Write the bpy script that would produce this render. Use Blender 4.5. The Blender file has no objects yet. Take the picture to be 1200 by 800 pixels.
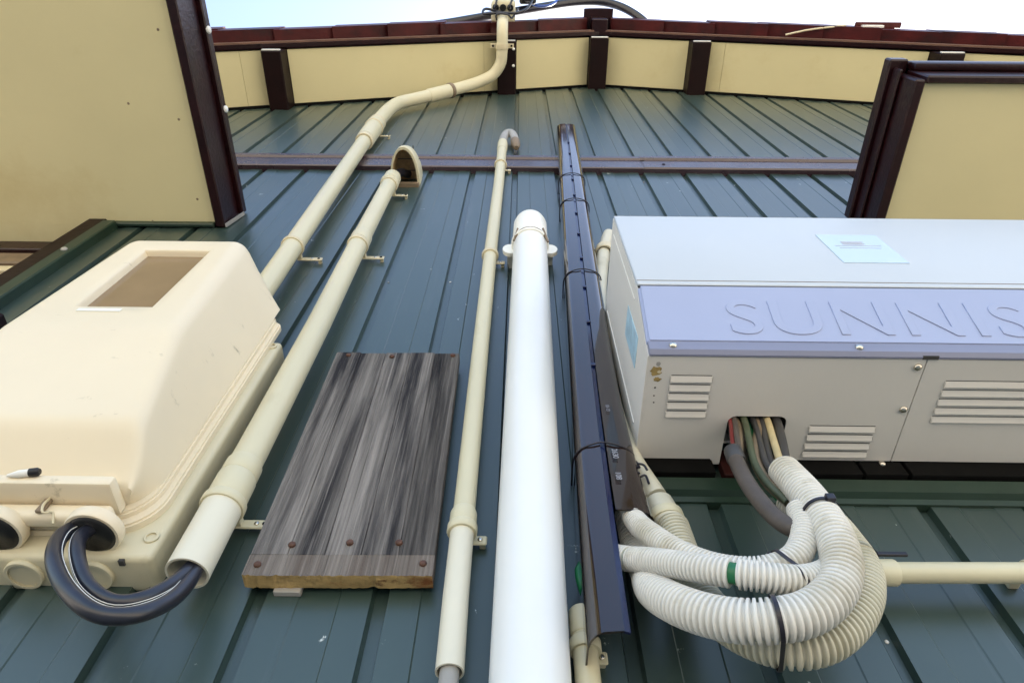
import bpy, bmesh, math, random
from mathutils import Vector, Matrix
random.seed(7)
scn = bpy.context.scene
COL = scn.collection

# ------------------------------------------------------------------ camera
cam_d = bpy.data.cameras.new('camera'); cam = bpy.data.objects.new('camera', cam_d); COL.objects.link(cam)
YAW, PITCH, ROLL = 0.01545954, 1.04763756, 0.02463711
fw = Vector((0, math.cos(PITCH), math.sin(PITCH))); rt = Vector((1, 0, 0)); up = rt.cross(fw)
Rz = Matrix.Rotation(YAW, 3, 'Z'); fw, rt, up = Rz @ fw, Rz @ rt, Rz @ up
r2 = rt*math.cos(ROLL) + up*math.sin(ROLL); u2 = -rt*math.sin(ROLL) + up*math.cos(ROLL)
cam.matrix_world = Matrix(((r2.x, u2.x, -fw.x, 0), (r2.y, u2.y, -fw.y, -0.70), (r2.z, u2.z, -fw.z, 1.5), (0, 0, 0, 1)))
cam_d.sensor_width = 36; cam_d.lens = 23.869; cam_d.clip_start = 0.02; cam_d.clip_end = 500
scn.camera = cam

# ------------------------------------------------------------------ sky, sun, exposure
SUN_EL, SUN_AZ = math.radians(50), math.radians(38)      # azimuth from +Y (behind the house) towards +X
w = bpy.data.worlds.new('World'); scn.world = w; w.use_nodes = True
nt = w.node_tree; bg = nt.nodes['Background']
sky = nt.nodes.new('ShaderNodeTexSky'); sky.sky_type = 'NISHITA'; sky.sun_disc = False
sky.sun_elevation = SUN_EL; sky.sun_rotation = SUN_AZ; sky.air_density = 1.3; sky.dust_density = 3.0; sky.ozone_density = 1.0
nt.links.new(sky.outputs[0], bg.inputs[0]); bg.inputs[1].default_value = 0.15
sl = bpy.data.lights.new('sun', 'SUN'); sl.energy = 4.5; sl.angle = math.radians(0.53); sl.color = (1, .95, .87)
so = bpy.data.objects.new('sun', sl); COL.objects.link(so)
sd = Vector((math.cos(SUN_EL)*math.sin(SUN_AZ), math.cos(SUN_EL)*math.cos(SUN_AZ), math.sin(SUN_EL)))
so.rotation_euler = sd.to_track_quat('Z', 'Y').to_euler(); so.location = (0, 0, 12)
vs = scn.view_settings; vs.view_transform = 'Standard'; vs.look = 'None'; vs.gamma = 1; vs.use_curve_mapping = False
vs.exposure = 1.68

# ------------------------------------------------------------------ materials
M = {}
def mat(name, col, rough=.5, spec=.5, var=.12, scale=6, stretch=(1, 1, 1), bump=0, bscale=120, metal=0,
        spots=None, spot_scale=14, spot_lo=.62, spot_hi=.72, coat=0, coat_r=.06, trans=0, rvar=0, bstretch=(1, 1, 1)):
    m = bpy.data.materials.new(name); m.use_nodes = True; t = m.node_tree; N = t.nodes; L = t.links
    p = N['Principled BSDF']; p.inputs['Metallic'].default_value = metal
    p.inputs['Roughness'].default_value = rough; p.inputs['Specular IOR Level'].default_value = spec
    if coat: p.inputs['Coat Weight'].default_value = coat; p.inputs['Coat Roughness'].default_value = coat_r
    if trans: p.inputs['Transmission Weight'].default_value = trans
    g = N.new('ShaderNodeNewGeometry')
    mp = N.new('ShaderNodeMapping'); mp.inputs['Scale'].default_value = stretch; L.new(g.outputs['Position'], mp.inputs['Vector'])
    n = N.new('ShaderNodeTexNoise'); n.inputs['Scale'].default_value = scale; n.inputs['Detail'].default_value = 6; n.inputs['Roughness'].default_value = .6
    L.new(mp.outputs[0], n.inputs['Vector'])
    r = N.new('ShaderNodeValToRGB'); e = r.color_ramp.elements; e[0].position = .3; e[1].position = .7
    e[0].color = (*[c*(1-var) for c in col], 1); e[1].color = (*[min(1, c*(1+var)) for c in col], 1)
    L.new(n.outputs['Fac'], r.inputs['Fac']); out = r.outputs['Color']
    for k, (sc, ss, lo, hi, st) in enumerate(spots or []):
        mp2 = N.new('ShaderNodeMapping'); mp2.inputs['Scale'].default_value = st; mp2.inputs['Location'].default_value = (3.1*k+1, 1.7*k, .3*k)
        L.new(g.outputs['Position'], mp2.inputs['Vector'])
        n2 = N.new('ShaderNodeTexNoise'); n2.inputs['Scale'].default_value = ss; n2.inputs['Detail'].default_value = 8; n2.inputs['Roughness'].default_value = .65
        L.new(mp2.outputs[0], n2.inputs['Vector'])
        mr = N.new('ShaderNodeMapRange'); mr.inputs['From Min'].default_value = lo; mr.inputs['From Max'].default_value = hi
        L.new(n2.outputs['Fac'], mr.inputs['Value'])
        mx = N.new('ShaderNodeMix'); mx.data_type = 'RGBA'; L.new(mr.outputs[0], mx.inputs['Factor'])
        L.new(out, mx.inputs['A']); mx.inputs['B'].default_value = (*sc, 1); out = mx.outputs['Result']
    L.new(out, p.inputs['Base Color'])
    if rvar:
        mr = N.new('ShaderNodeMapRange'); mr.inputs['From Min'].default_value = .3; mr.inputs['From Max'].default_value = .7
        mr.inputs['To Min'].default_value = rough-rvar; mr.inputs['To Max'].default_value = rough+rvar
        L.new(n.outputs['Fac'], mr.inputs['Value']); L.new(mr.outputs[0], p.inputs['Roughness'])
    if bump:
        mb = N.new('ShaderNodeMapping'); mb.inputs['Scale'].default_value = bstretch; L.new(g.outputs['Position'], mb.inputs['Vector'])
        n3 = N.new('ShaderNodeTexNoise'); n3.inputs['Scale'].default_value = bscale; n3.inputs['Detail'].default_value = 4
        L.new(mb.outputs[0], n3.inputs['Vector'])
        b = N.new('ShaderNodeBump'); b.inputs['Strength'].default_value = bump; b.inputs['Distance'].default_value = .004
        L.new(n3.outputs['Fac'], b.inputs['Height']); L.new(b.outputs[0], p.inputs['Normal'])
    M[name] = m; return m
U = (1, 1, 1)
mat('cladding', (.026, .049, .042), .42, .55, .14, 2.2, (1, 1, .25), .06, 22, rvar=.06, coat=.7, coat_r=.30,
    spots=[((.055, .075, .073), 5, .56, .75, (6, 1, .5)), ((.55, .58, .55), 46, .685, .72, (1, 1, .7)), ((.018, .032, .026), 9, .6, .8, (3, 1, .3))], bstretch=(1, 1, .35))
mat('green_trim', (.016, .036, .024), .4, .5, .2, 9, spots=[((.28, .36, .30), 40, .68, .74, U)])
mat('batten_brown', (.045, .026, .034), .26, .8, .15, 7, rvar=.06)
mat('cream_soffit', (.64, .575, .335), .7, .3, .05, 1.4, U, .05, 60, spots=[((.52, .43, .21), 2.2, .54, .85, U), ((.2, .15, .08), 55, .76, .8, U)])
mat('dark_brown', (.014, .0020, .0027), .34, .38, .35, 14, U, .25, 90, spots=[((.13, .10, .10), 70, .72, .8, U)])
mat('brown_wood', (.009, .0024, .0022), .5, .2, .3, 10, (1, 1, .2), .2, 60)
mat('tile', (.055, .005, .005), .45, .35, .5, 7, U, .25, 50, spots=[((.012, .005, .006), 6, .5, .7, U)])
mat('pale_edge', (.15, .085, .06), .6, .4, .2, 12)
mat('galvanised', (.75, .75, .72), .35, .6, .1, 20)
mat('meter_plastic', (.75, .655, .485), .42, .45, .04, 3, U, .04, 30,
    spots=[((.74, .56, .35), 3.2, .56, .85, U), ((.34, .29, .19), 22, .65, .78, (1, 1, 2)), ((.40, .32, .20), 60, .75, .82, U)])
mat('base_plastic', (.60, .545, .38), .45, .45, .06, 5, U, .04, 40, spots=[((.42, .36, .22), 9, .58, .8, U), ((.30, .13, .04), 75, .80, .83, U)])
mat('window_glass', (.25, .17, .095), .12, .5, .10, 8, U, spots=[((.26, .18, .10), 5, .5, .8, U)])
mat('black_rubber', (.012, .012, .013), .45, .4, .3, 12, U, .1, 90)
mat('cable_black', (.014, .015, .024), .30, .6, .3, 30)
mat('stripe_white', (.78, .77, .72), .5)
mat('conduit_cream', (.60, .555, .385), .38, .5, .05, 7, (1, 1, .4), .03, 60, spots=[((.50, .44, .28), 10, .62, .82, (1, 1, .35)), ((.36, .28, .18), 70, .74, .80, U)])
mat('conduit_band', (.60, .53, .36), .42, .5, .08, 20, spots=[((.45, .36, .2), 30, .6, .8, U)])
mat('sleeve_cream', (.68, .645, .52), .36, .5, .04, 6, (1, 1, .4), .02, 40, spots=[((.66, .56, .36), 7, .60, .85, U)])
mat('grey_pvc', (.33, .32, .30), .45, .4, .12, 20)
mat('white_pipe', (.77, .785, .775), .30, .5, .02, 5, U, .02, 30, spots=[((.70, .70, .64), 8, .66, .9, (1, 1, .3)), ((.60, .58, .50), 120, .76, .8, U)])
mat('white_cap', (.82, .81, .74), .38, .5, .03, 9, spots=[((.74, .62, .28), 14, .60, .80, U)])
mat('duct_brown', (.016, .009, .008), .09, .6, .25, 8, (1, 1, .3), spots=[((.22, .18, .15), 130, .74, .78, U)], rvar=.03, coat=.5)
mat('duct_sky_reflection', (.003, .008, .050), .22, .6, .15, 10)  # blue sky reflection along the duct seam, put into the base colour
mat('print_white', (.30, .31, .36), .6)
mat('inverter_body', (.66, .64, .60), .45, .45, .03, 3, U, .04, 140, spots=[((.42, .36, .27), 22, .74, .84, U), ((.10, .09, .07), 160, .80, .82, U)])
mat('inverter_front', (.52, .56, .60), .42, .5, .02, 3, U, .03, 140)
mat('fascia_lavender', (.34, .385, .56), .36, .5, .03, 4, U, .02, 160, spots=[((.3, .3, .4), 120, .82, .84, U)])
mat('lip_grey', (.21, .225, .32), .42, .45, .04, 6)
mat('sticker_blue', (.50, .62, .74), .22, .6, .03, 10)
mat('sticker_pink', (.58, .58, .66), .5)
mat('sticker_side', (.42, .62, .74), .3, .5, .25, 40)
mat('seam_dark', (.05, .048, .045), .6)
mat('seam_grey', (.33, .35, .33), .6)
mat('bracket_black', (.004, .004, .004), .8, .1, .3, 20)
mat('rust_red', (.028, .005, .004), .6, .3, .3, 20)
mat('rust_stain', (.34, .25, .10), .7, .2, .35, 60)
mat('steel', (.62, .58, .50), .25, .5, .15, 90, metal=1)
mat('rust_screw', (.085, .038, .024), .6, .4, .4, 120)
mat('corrugated', (.71, .69, .635), .42, .5, .04, 9, U, spots=[((.42, .37, .25), 7, .50, .74, U), ((.46, .42, .30), 26, .58, .78, U)])
mat('corrugated_old', (.58, .55, .43), .45, .5, .06, 9, U, spots=[((.40, .37, .25), 10, .52, .78, U)])
mat('wire_grey', (.085, .070, .060), .5, .4, .2, 30, U, .1, 80)
mat('wire_tan', (.20, .15, .10), .5, .4, .2, 30)
mat('wire_cream', (.55, .45, .25), .42, .4, .1, 40)
mat('wire_green', (.012, .15, .055), .4, .5, .15, 30)
mat('wire_red', (.17, .018, .018), .4, .5, .15, 30)
mat('wire_olive', (.07, .085, .05), .5, .4, .2, 30)
mat('wire_dark', (.045, .043, .043), .42, .5, .2, 30)
mat('tie_black', (.012, .010, .016), .35, .5, .2, 30)
mat('wire_blue', (.03, .08, .35), .35, .5, .2, 30)
mat('concrete', (.47, .42, .34), .85, .2, .15, 1.3, U, .3, 40)
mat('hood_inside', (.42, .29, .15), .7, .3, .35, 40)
# weathered wood: long grain along Z, big dark stains
def wood(name, base, dark):
    m = mat(name, base, .88, .12, .34, 42, (5, 1, .10), .8, 90,
            spots=[(dark, 3.6, .42, .62, (7.5, 1, .40)), (tuple(c*1.7 for c in base), 48, .56, .80, (5, 1, .07)), (tuple(c*.35 for c in base), 52, .56, .74, (5, 1, .06)), ((.015, .013, .013), 38, .70, .75, (6, 1, .07))], bstretch=(6, 1, .15))
    t = m.node_tree; p = t.nodes['Principled BSDF']; lk = p.inputs['Base Color'].links[0]; src = lk.from_socket
    oi = t.nodes.new('ShaderNodeObjectInfo'); mr = t.nodes.new('ShaderNodeMapRange'); mr.inputs['To Min'].default_value = .72; mr.inputs['To Max'].default_value = 1.28
    t.links.new(oi.outputs['Random'], mr.inputs['Value'])
    mx = t.nodes.new('ShaderNodeMix'); mx.data_type = 'RGBA'; mx.blend_type = 'MULTIPLY'; mx.inputs['Factor'].default_value = 1
    t.links.new(src, mx.inputs['A']); t.links.new(mr.outputs[0], mx.inputs['B']); t.links.new(mx.outputs['Result'], p.inputs['Base Color'])
    return m
wood('old_wood', (.180, .166, .155), (.024, .023, .026))
wood('old_wood_rail', (.21, .185, .165), (.13, .105, .09))
mat('raw_wood', (.40, .28, .12), .85, .2, .3, 30, (.4, 2, 3), .9, 90, spots=[((.22, .09, .035), 22, .52, .64, (.5, 1, 2)), ((.12, .06, .03), 40, .62, .72, (.5, 1, 2))])

# ------------------------------------------------------------------ helpers
def link(name, me, m=None, parent=None, smooth=False):
    o = bpy.data.objects.new(name, me); COL.objects.link(o)
    if m is not None and not me.materials:
        for k in (m if isinstance(m, (list, tuple)) else [m]): me.materials.append(M[k])
    if smooth:
        for p in me.polygons: p.use_smooth = True
    if parent: o.parent = parent; o.matrix_parent_inverse = parent.matrix_world.inverted()
    return o
def thing(name, label, cat, loc=(0, 0, 0), group=None):
    o = bpy.data.objects.new(name, None); COL.objects.link(o); o.location = loc; o.empty_display_size = .05
    o.matrix_world = Matrix.Translation(loc)
    return tag(o, label, cat, group)
def tag(o, label, cat, group=None):
    o['label'] = label; o['category'] = cat
    if group: o['group'] = group
    return o
def bm_done(bm, name='mesh'):
    me = bpy.data.meshes.new(name); bm.normal_update(); bm.to_mesh(me); bm.free(); return me
def add_box(bm, x0, x1, y0, y1, z0, z1, bev=0, seg=2, mi=0):
    b = bmesh.new(); bmesh.ops.create_cube(b, size=1)
    for v in b.verts: v.co = Vector((x0+(v.co.x+.5)*(x1-x0), y0+(v.co.y+.5)*(y1-y0), z0+(v.co.z+.5)*(z1-z0)))
    if bev: bmesh.ops.bevel(b, geom=b.edges[:], offset=bev, segments=seg, affect='EDGES', profile=.5)
    merge(bm, b, mi)
def merge(bm, b, mi=0):
    off = {}
    for v in b.verts: off[v] = bm.verts.new(v.co)
    for f in b.faces:
        try:
            g = bm.faces.new([off[v] for v in f.verts]); g.smooth = f.smooth; g.material_index = mi if mi else f.material_index
        except ValueError: pass
    b.free()
def box(name, x0, x1, y0, y1, z0, z1, m, parent, bev=.002, seg=1):
    bm = bmesh.new(); add_box(bm, min(x0, x1), max(x0, x1), min(y0, y1), max(y0, y1), min(z0, z1), max(z0, z1), bev, seg)
    o = link(name, bm_done(bm, name), m, parent)
    if seg > 1:
        shade_auto(o.data)
    return o
def shade_auto(me, ang=40):
    for p in me.polygons: p.use_smooth = True
    me.set_sharp_from_angle(angle=math.radians(ang))
def add_prism(bm, prof, axis, a0, a1, mi=0):
    """closed polygon prof (pairs) extruded along axis. axis x: (y,z); y: (x,z); z: (x,y)"""
    def mk(p, a): return {'x': (a, p[0], p[1]), 'y': (p[0], a, p[1]), 'z': (p[0], p[1], a)}[axis]
    A = [bm.verts.new(mk(p, a0)) for p in prof]; B = [bm.verts.new(mk(p, a1)) for p in prof]; n = len(prof)
    fs = [bm.faces.new(A[::-1]), bm.faces.new(B)]
    for i in range(n): fs.append(bm.faces.new((A[i], A[(i+1) % n], B[(i+1) % n], B[i])))
    for f in fs: f.material_index = mi
    bmesh.ops.recalc_face_normals(bm, faces=fs)
    return fs
def catmull(pts, step):
    P = [Vector(p) for p in pts]; P = [P[0]*2-P[1]] + P + [P[-1]*2-P[-2]]; raw = []
    for i in range(1, len(P)-2):
        a, b, c, d = P[i-1:i+3]
        for k in range(24):
            t = k/24; raw.append(.5*((2*b)+(c-a)*t+(2*a-5*b+4*c-d)*t*t+(3*b-a-3*c+d)*t**3))
    raw.append(P[-2])
    L = [0]
    for i in range(1, len(raw)): L.append(L[-1]+(raw[i]-raw[i-1]).length)
    n = max(2, int(round(L[-1]/step))); out = []; j = 0
    for k in range(n+1):
        s = L[-1]*k/n
        while j < len(L)-2 and L[j+1] < s: j += 1
        t = (s-L[j])/max(1e-9, L[j+1]-L[j]); out.append(raw[j].lerp(raw[j+1], min(1, max(0, t))))
    return out
def frames(pts, ref=None):
    T = []
    for i in range(len(pts)):
        T.append((pts[min(i+1, len(pts)-1)]-pts[max(i-1, 0)]).normalized())
    n = Vector(ref) if ref else (Vector((0, -1, 0)) if abs(T[0].y) < .9 else Vector((1, 0, 0)))
    n = (n-T[0]*n.dot(T[0])).normalized(); F = []
    for t in T:
        n = (n-t*n.dot(t)).normalized(); F.append((t, n, t.cross(n)))
    return F
def add_tube(bm, pts, rad, seg=20, hollow=0, mi=0, caps=True, ref=None):
    """rad: number or function(i). hollow: wall thickness -> open tube with inner wall"""
    F = frames(pts, ref); R = (rad if callable(rad) else (lambda i: rad)); rings = []
    def ring(p, f, r):
        return [bm.verts.new(p+(f[1]*math.cos(2*math.pi*k/seg)+f[2]*math.sin(2*math.pi*k/seg))*r) for k in range(seg)]
    for i, p in enumerate(pts): rings.append(ring(p, F[i], R(i)))
    def skin(a, b, flip=False):
        for k in range(seg):
            q = (a[k], a[(k+1) % seg], b[(k+1) % seg], b[k]); f = bm.faces.new(q[::-1] if flip else q); f.smooth = True; f.material_index = mi
    for i in range(len(rings)-1): skin(rings[i], rings[i+1])
    if hollow:
        n = len(pts); inner = [ring(pts[i], F[i], R(i)-hollow) for i in range(n)]
        for i in range(n-1): skin(inner[i], inner[i+1], True)
        skin(inner[0], rings[0]); skin(rings[-1], inner[-1])
        for a in (rings[0], rings[-1], inner[0], inner[-1]):
            for k in range(seg):
                e = bm.edges.get((a[k], a[(k+1) % seg]))
                if e: e.smooth = False
    elif caps:
        for rr, fl in ((rings[0], True), (rings[-1], False)):
            f = bm.faces.new(rr[::-1] if fl else rr); f.material_index = mi
            for e in f.edges: e.smooth = False
    bmesh.ops.recalc_face_normals(bm, faces=bm.faces[:])
def tube(name, pts, rad, m, parent=None, seg=20, hollow=0, step=None, caps=True):
    P = catmull(pts, step) if step else [Vector(p) for p in pts]
    bm = bmesh.new(); add_tube(bm, P, rad, seg, hollow, 0, caps); return link(name, bm_done(bm, name), m, parent)
def corrugated(name, pts, r, pitch, m, parent=None, seg=24, depth=.0042, t0=0, t1=1):
    D_ = catmull(pts, .001); n = len(D_); D_ = D_[int(n*t0):max(3, int(n*t1))]
    L = (len(D_)-1)*(D_[1]-D_[0]).length; nr_ = max(1, int(L/pitch)); P = []; rr = []
    for i in range(nr_):
        jit = random.uniform(-.04, .04)
        for fr, dr in ((.02, -.35), (.09, 0), (.50, 0), (.57, -.35), (.62, -1), (.97, -1)):
            u = min(len(D_)-1.001, (i+fr+jit*(.1 < fr < .9))/nr_*(len(D_)-1)); k = int(u); P.append(D_[k].lerp(D_[k+1], u-k)); rr.append(r+depth*dr)
    bm = bmesh.new(); add_tube(bm, P, lambda i: rr[i], seg, depth+.0014); return link(name, bm_done(bm, name), m, parent)
def add_ring(bm, c, axis, r, w, t, seg=24, mi=0):
    """short band of length w, thickness t about axis through c"""
    c = Vector(c); a = Vector(axis).normalized()
    pts = [c-a*w/2, c-a*w*.35, c+a*w*.35, c+a*w/2]
    add_tube(bm, pts, lambda i: r+(t if i in (1, 2) else t*.6), seg, t*1.2, mi)
def add_screw(bm, c, n, r=.004, h=.0025, mi=0, seg=10):
    c = Vector(c); n = Vector(n).normalized()
    add_tube(bm, [c-n*h*.5, c+n*h*.4, c+n*h*.8, c+n*h], lambda i: (r, r, r*.75, r*.3)[i], seg, 0, mi)
def screw(name, c, n, m, parent, r=.004, h=.0025):
    bm = bmesh.new(); add_screw(bm, c, n, r, h); return link(name, bm_done(bm), m, parent)
def text_mesh(body, size, extrude=0, spacing=1, bevel=0):
    cu = bpy.data.curves.new('txt', 'FONT'); cu.body = body; cu.size = size; cu.extrude = extrude; cu.space_character = spacing; cu.bevel_depth = bevel
    o = bpy.data.objects.new('txt', cu); COL.objects.link(o); dg = bpy.context.evaluated_depsgraph_get(); dg.update()
    me = bpy.data.meshes.new_from_object(o.evaluated_get(dg)); me.materials.clear()
    bpy.data.objects.remove(o); bpy.data.curves.remove(cu); return me

# ------------------------------------------------------------------ ground
bm = bmesh.new(); v = [bm.verts.new(p) for p in ((-120, -120, 0), (120, -120, 0), (120, 120, 0), (-120, 120, 0))]; bm.faces.new(v)
gr = link('ground', bm_done(bm), 'concrete'); gr['kind'] = 'structure'

# ------------------------------------------------------------------ house
RX, RZ, SLL, SLR, OVER = .45, 5.763, .41, .345, .268
def roof_z(x): return RZ-(SLL*(RX-x) if x < RX else SLR*(x-RX))
house = thing('house', 'house gable wall in green ribbed metal cladding under cream eaves', 'house', (0, .05, 0))
XL, XR = -3.6, 4.4
bm = bmesh.new(); add_prism(bm, [(XL, 0), (XR, 0), (XR, roof_z(XR)-.02), (RX, RZ-.02), (XL, roof_z(XL)-.02)], 'y', .16, 6.0)
add_box(bm, -1.16, XR, .02, .158, 0, 4.05); add_box(bm, XL, -2.5, .02, .158, 0, 4.05); add_box(bm, -2.498, -1.162, .02, .158, 0, 2.68); add_box(bm, -2.498, -1.162, .02, .158, 3.39, 4.05)
lower = link('lower_wall', bm_done(bm), 'cladding', house)
bm = bmesh.new(); add_prism(bm, [(XL, 4.052), (XR, 4.052), (XR, roof_z(XR)-.03), (RX, RZ-.03), (XL, roof_z(XL)-.03)], 'y', .02, .159)
upper = link('upper_wall', bm_done(bm), 'cladding', house)
PITCHX = .1525
PROF = [(0, 0), (.0028, .011), (.0185, .011), (.0213, 0), (.0610, 0), (.0628, .0013), (.1120, .0013), (.1138, 0), (PITCHX-.0004, 0)]
def panel_mesh(xg, x0, x1, z0, z1f):
    pts = [(xg+a, b) for a, b in PROF]
    out = []
    for (xa, ya), (xb, yb) in zip(pts[:-1], pts[1:]):
        if xb <= x0 or xa >= x1: continue
        ta = max(0, (x0-xa)/(xb-xa)); tb = min(1, (x1-xa)/(xb-xa))
        p, q = (xa+(xb-xa)*ta, ya+(yb-ya)*ta), (xa+(xb-xa)*tb, ya+(yb-ya)*tb)
        if not out or (out[-1][0]-p[0])**2+(out[-1][1]-p[1])**2 > 1e-12: out.append(p)
        out.append(q)
    bm = bmesh.new()
    A = [bm.verts.new((x, y, z0)) for x, y in out]; B = [bm.verts.new((x, y, z1f(x))) for x, y in out]
    C = [bm.verts.new((x, y+.006, z0)) for x, y in out]
    for i in range(len(out)-1):
        bm.faces.new((A[i], A[i+1], B[i+1], B[i])); bm.faces.new((A[i+1], A[i], C[i], C[i+1]))
    return bm_done(bm)
base_low = None
for k in range(-17, 22):
    xg = -.178+PITCHX*k
    if xg+PITCHX < -1.165 and xg > -2.6 or (xg < -1.165 < xg+PITCHX):
        xa = -9 if xg+PITCHX < -1.165 else -1.165
        link('cladding_panel', panel_mesh(xg, -9, 9, .1, lambda x: 2.67), 'cladding', lower)
        link('cladding_panel', panel_mesh(xg, -9, 9, 3.385, lambda x: 4.06), 'cladding', lower)
        if xa > -9: link('cladding_panel', panel_mesh(xg, -1.165, 9, 2.67, lambda x: 3.385), 'cladding', lower)
    else:
        if base_low is None:
            base_low = panel_mesh(0, -9, 9, .1, lambda x: 4.06); base_low.materials.append(M['cladding'])
        o = link('cladding_panel', base_low, None, lower); o.location = (xg, 0, 0)
    link('cladding_panel', panel_mesh(xg, -9, 9, 4.07, lambda x: roof_z(x)+.02), 'cladding', upper)
# batten between upper and lower cladding: folded metal strip in two lengths
bt = None
for x0, x1 in ((XL, .47), (.455, XR)):
    bm = bmesh.new(); d = 0 if x0 < 0 else .002
    add_prism(bm, [(.02, 3.952-d), (-.0145, 3.952-d), (-.018-d, 3.956-d), (-.018-d, 4.030), (-.0150, 4.036), (-.0150, 4.062), (-.022-d, 4.068), (-.022-d, 4.094+d), (-.004, 4.108+d), (.02, 4.108+d)], 'x', x0, x1)
    o = link('horizontal_flashing', bm_done(bm), 'batten_brown', house)
screw('flashing_screw', (.53, -.0205, 3.99), (0, -1, 0), 'bracket_black', house, .006)
for k in range(-6, 9):
    for zc in (2.02, 3.02, 3.86, 4.5):
        xg = -.178+PITCHX*k+.0105+random.uniform(-.002, .002)
        if random.random() < .62: continue
        screw('cladding_screw', (xg, .0108, zc+random.uniform(-.01, .01)), (0, -1, 0), 'grey_pvc' if (k+int(zc)) % 3 else 'galvanised', lower if zc < 4 else upper, .0026, .0016)
# flashing trim under the inverter
bm = bmesh.new(); add_prism(bm, [(.01, 2.245), (-.004, 2.245), (-.006, 2.254), (-.016, 2.258), (-.016, 2.284), (.01, 2.290)], 'x', .135, 2.6)
link('green_flashing', bm_done(bm), 'green_trim', house)

# gable overhang: soffit boards, purlins, barge, tiles
def slope_box(name, x0, x1, y0, y1, dz0, dz1, m, parent, bev=0):
    bm = bmesh.new()
    add_prism(bm, [(x0, roof_z(x0)+dz0), (x1, roof_z(x1)+dz0), (x1, roof_z(x1)+dz1), (x0, roof_z(x0)+dz1)], 'y', y0, y1)
    if bev: bmesh.ops.bevel(bm, geom=bm.edges[:], offset=bev, segments=1, affect='EDGES')
    return link(name, bm_done(bm), m, parent)
roof = None
bm = bmesh.new()
add_prism(bm, [(XL, roof_z(XL)+.03), (RX, RZ+.03), (XR, roof_z(XR)+.03), (XR, roof_z(XR)+.075), (RX, RZ+.075), (XL, roof_z(XL)+.075)], 'y', -.25, 6.2)
roof = link('roof', bm_done(bm), 'brown_wood', house)
PURL = [(-2.30, -2.20), (-1.250, -1.155), (-.125, -.025), (.395, .497), (.935, 1.035), (2.06, 2.18), (3.1, 3.2)]
edges = [XL]+[e for p in PURL for e in p]+[XR]
SPL = {-1.155: [-.20], 1.035: [1.12], -2.20: [-1.36]}
for i in range(0, len(edges), 2):
    x0, x1 = edges[i]+.003, edges[i+1]-.003
    cuts = [x0]+SPL.get(edges[i], [])+[x1]
    for xa, xb in zip(cuts[:-1], cuts[1:]): slope_box('soffit_board', xa+(.0008 if xa != x0 else 0), xb-(.0008 if xb != x1 else 0), -OVER+.002, -.012, .0, .028, 'cream_soffit', roof)
    slope_box('soffit_bead', x0, x1, -.0115, .018, -.012, .02, 'bracket_black', roof)
for x0, x1 in PURL:
    zc = max(roof_z(x0), roof_z(x1)); zl = min(roof_z(x0), roof_z(x1))
    if x0 < RX < x1: zl -= .015
    bm = bmesh.new(); add_box(bm, x0, x1, -OVER-.004, .02, zl-.062, zc+.03, .004, 1)
    pu = link('purlin_end', bm_done(bm), 'brown_wood', roof)
    box('pale_strip', x0+.004, x1-.004, -OVER-.010, -OVER-.0045, zl-.055, zl-.035, 'galvanised', pu, .001)  # pale strip across the outer end of the purlin
for x0, x1 in ((XL, RX), (RX, XR)):
    slope_box('barge_board', x0, x1, -OVER-.028, -OVER-.0105, -.012, .125, 'dark_brown', roof)
    slope_box('barge_moulding', x0, x1, -OVER-.036, -OVER-.0285, .002, .040, 'pale_edge', roof)
# verge tiles
def tiles(xs, sgn):
    for i, (a, b) in enumerate(zip(xs[:-1], xs[1:])):
        lift = random.uniform(0, .008); la, lb = (lift+.026, lift) if sgn > 0 else (lift, lift+.026); out = -.352-random.uniform(0, .014)
        bm = bmesh.new()
        a2, b2 = min(a, b)-.01, max(a, b)+.01
        add_prism(bm, [(a2, roof_z(a2)+.040+la), (b2, roof_z(b2)+.040+lb), (b2, roof_z(b2)+.140+lb), (a2, roof_z(a2)+.140+la)], 'y', out, -.20)
        add_prism(bm, [(a2, roof_z(a2)+.12+la), (b2, roof_z(b2)+.12+lb), (b2, roof_z(b2)+.142+lb), (a2, roof_z(a2)+.142+la)], 'y', -.201, .3)
        link('roof_tile', bm_done(bm), 'tile', roof)
xs = [RX-.08]
while xs[-1] > XL+.3: xs.append(xs[-1]-.262)
tiles(xs, -1)
xs = [RX+.08]
while xs[-1] < XR-.3: xs.append(xs[-1]+.262)
tiles(xs, 1)
# ridge end: post and round ridge tile
bm = bmesh.new(); add_box(bm, RX-.045, RX+.045, -.362, -.2, RZ-.010, RZ+.16, .006)
link('ridge_block', bm_done(bm), 'dark_brown', roof)
bm = bmesh.new(); pr = [(RX+.085*math.cos(a), RZ+.11+.08*math.sin(a)) for a in [math.pi*i/12 for i in range(13)]]
add_prism(bm, pr, 'y', -.405, .5); link('ridge_tile', bm_done(bm), 'dark_brown', roof)
# bent tile clip standing up on the right verge
bm = bmesh.new(); zz = roof_z(1.87)
add_box(bm, 1.74, 1.98, -.385, -.355, zz+.13, zz+.142, .004); link('tile_flap', bm_done(bm), 'tile', roof)
box('tile_patch', 1.77, 1.88, -.372, -.359, zz+.105, zz+.1295, 'galvanised', roof)
tube('loose_wire', [(1.40, -.318, roof_z(1.40)), (1.52, -.345, roof_z(1.52)+.03), (1.70, -.366, roof_z(1.70)+.09)], .005, 'conduit_band', roof, 6, step=.05)

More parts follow.
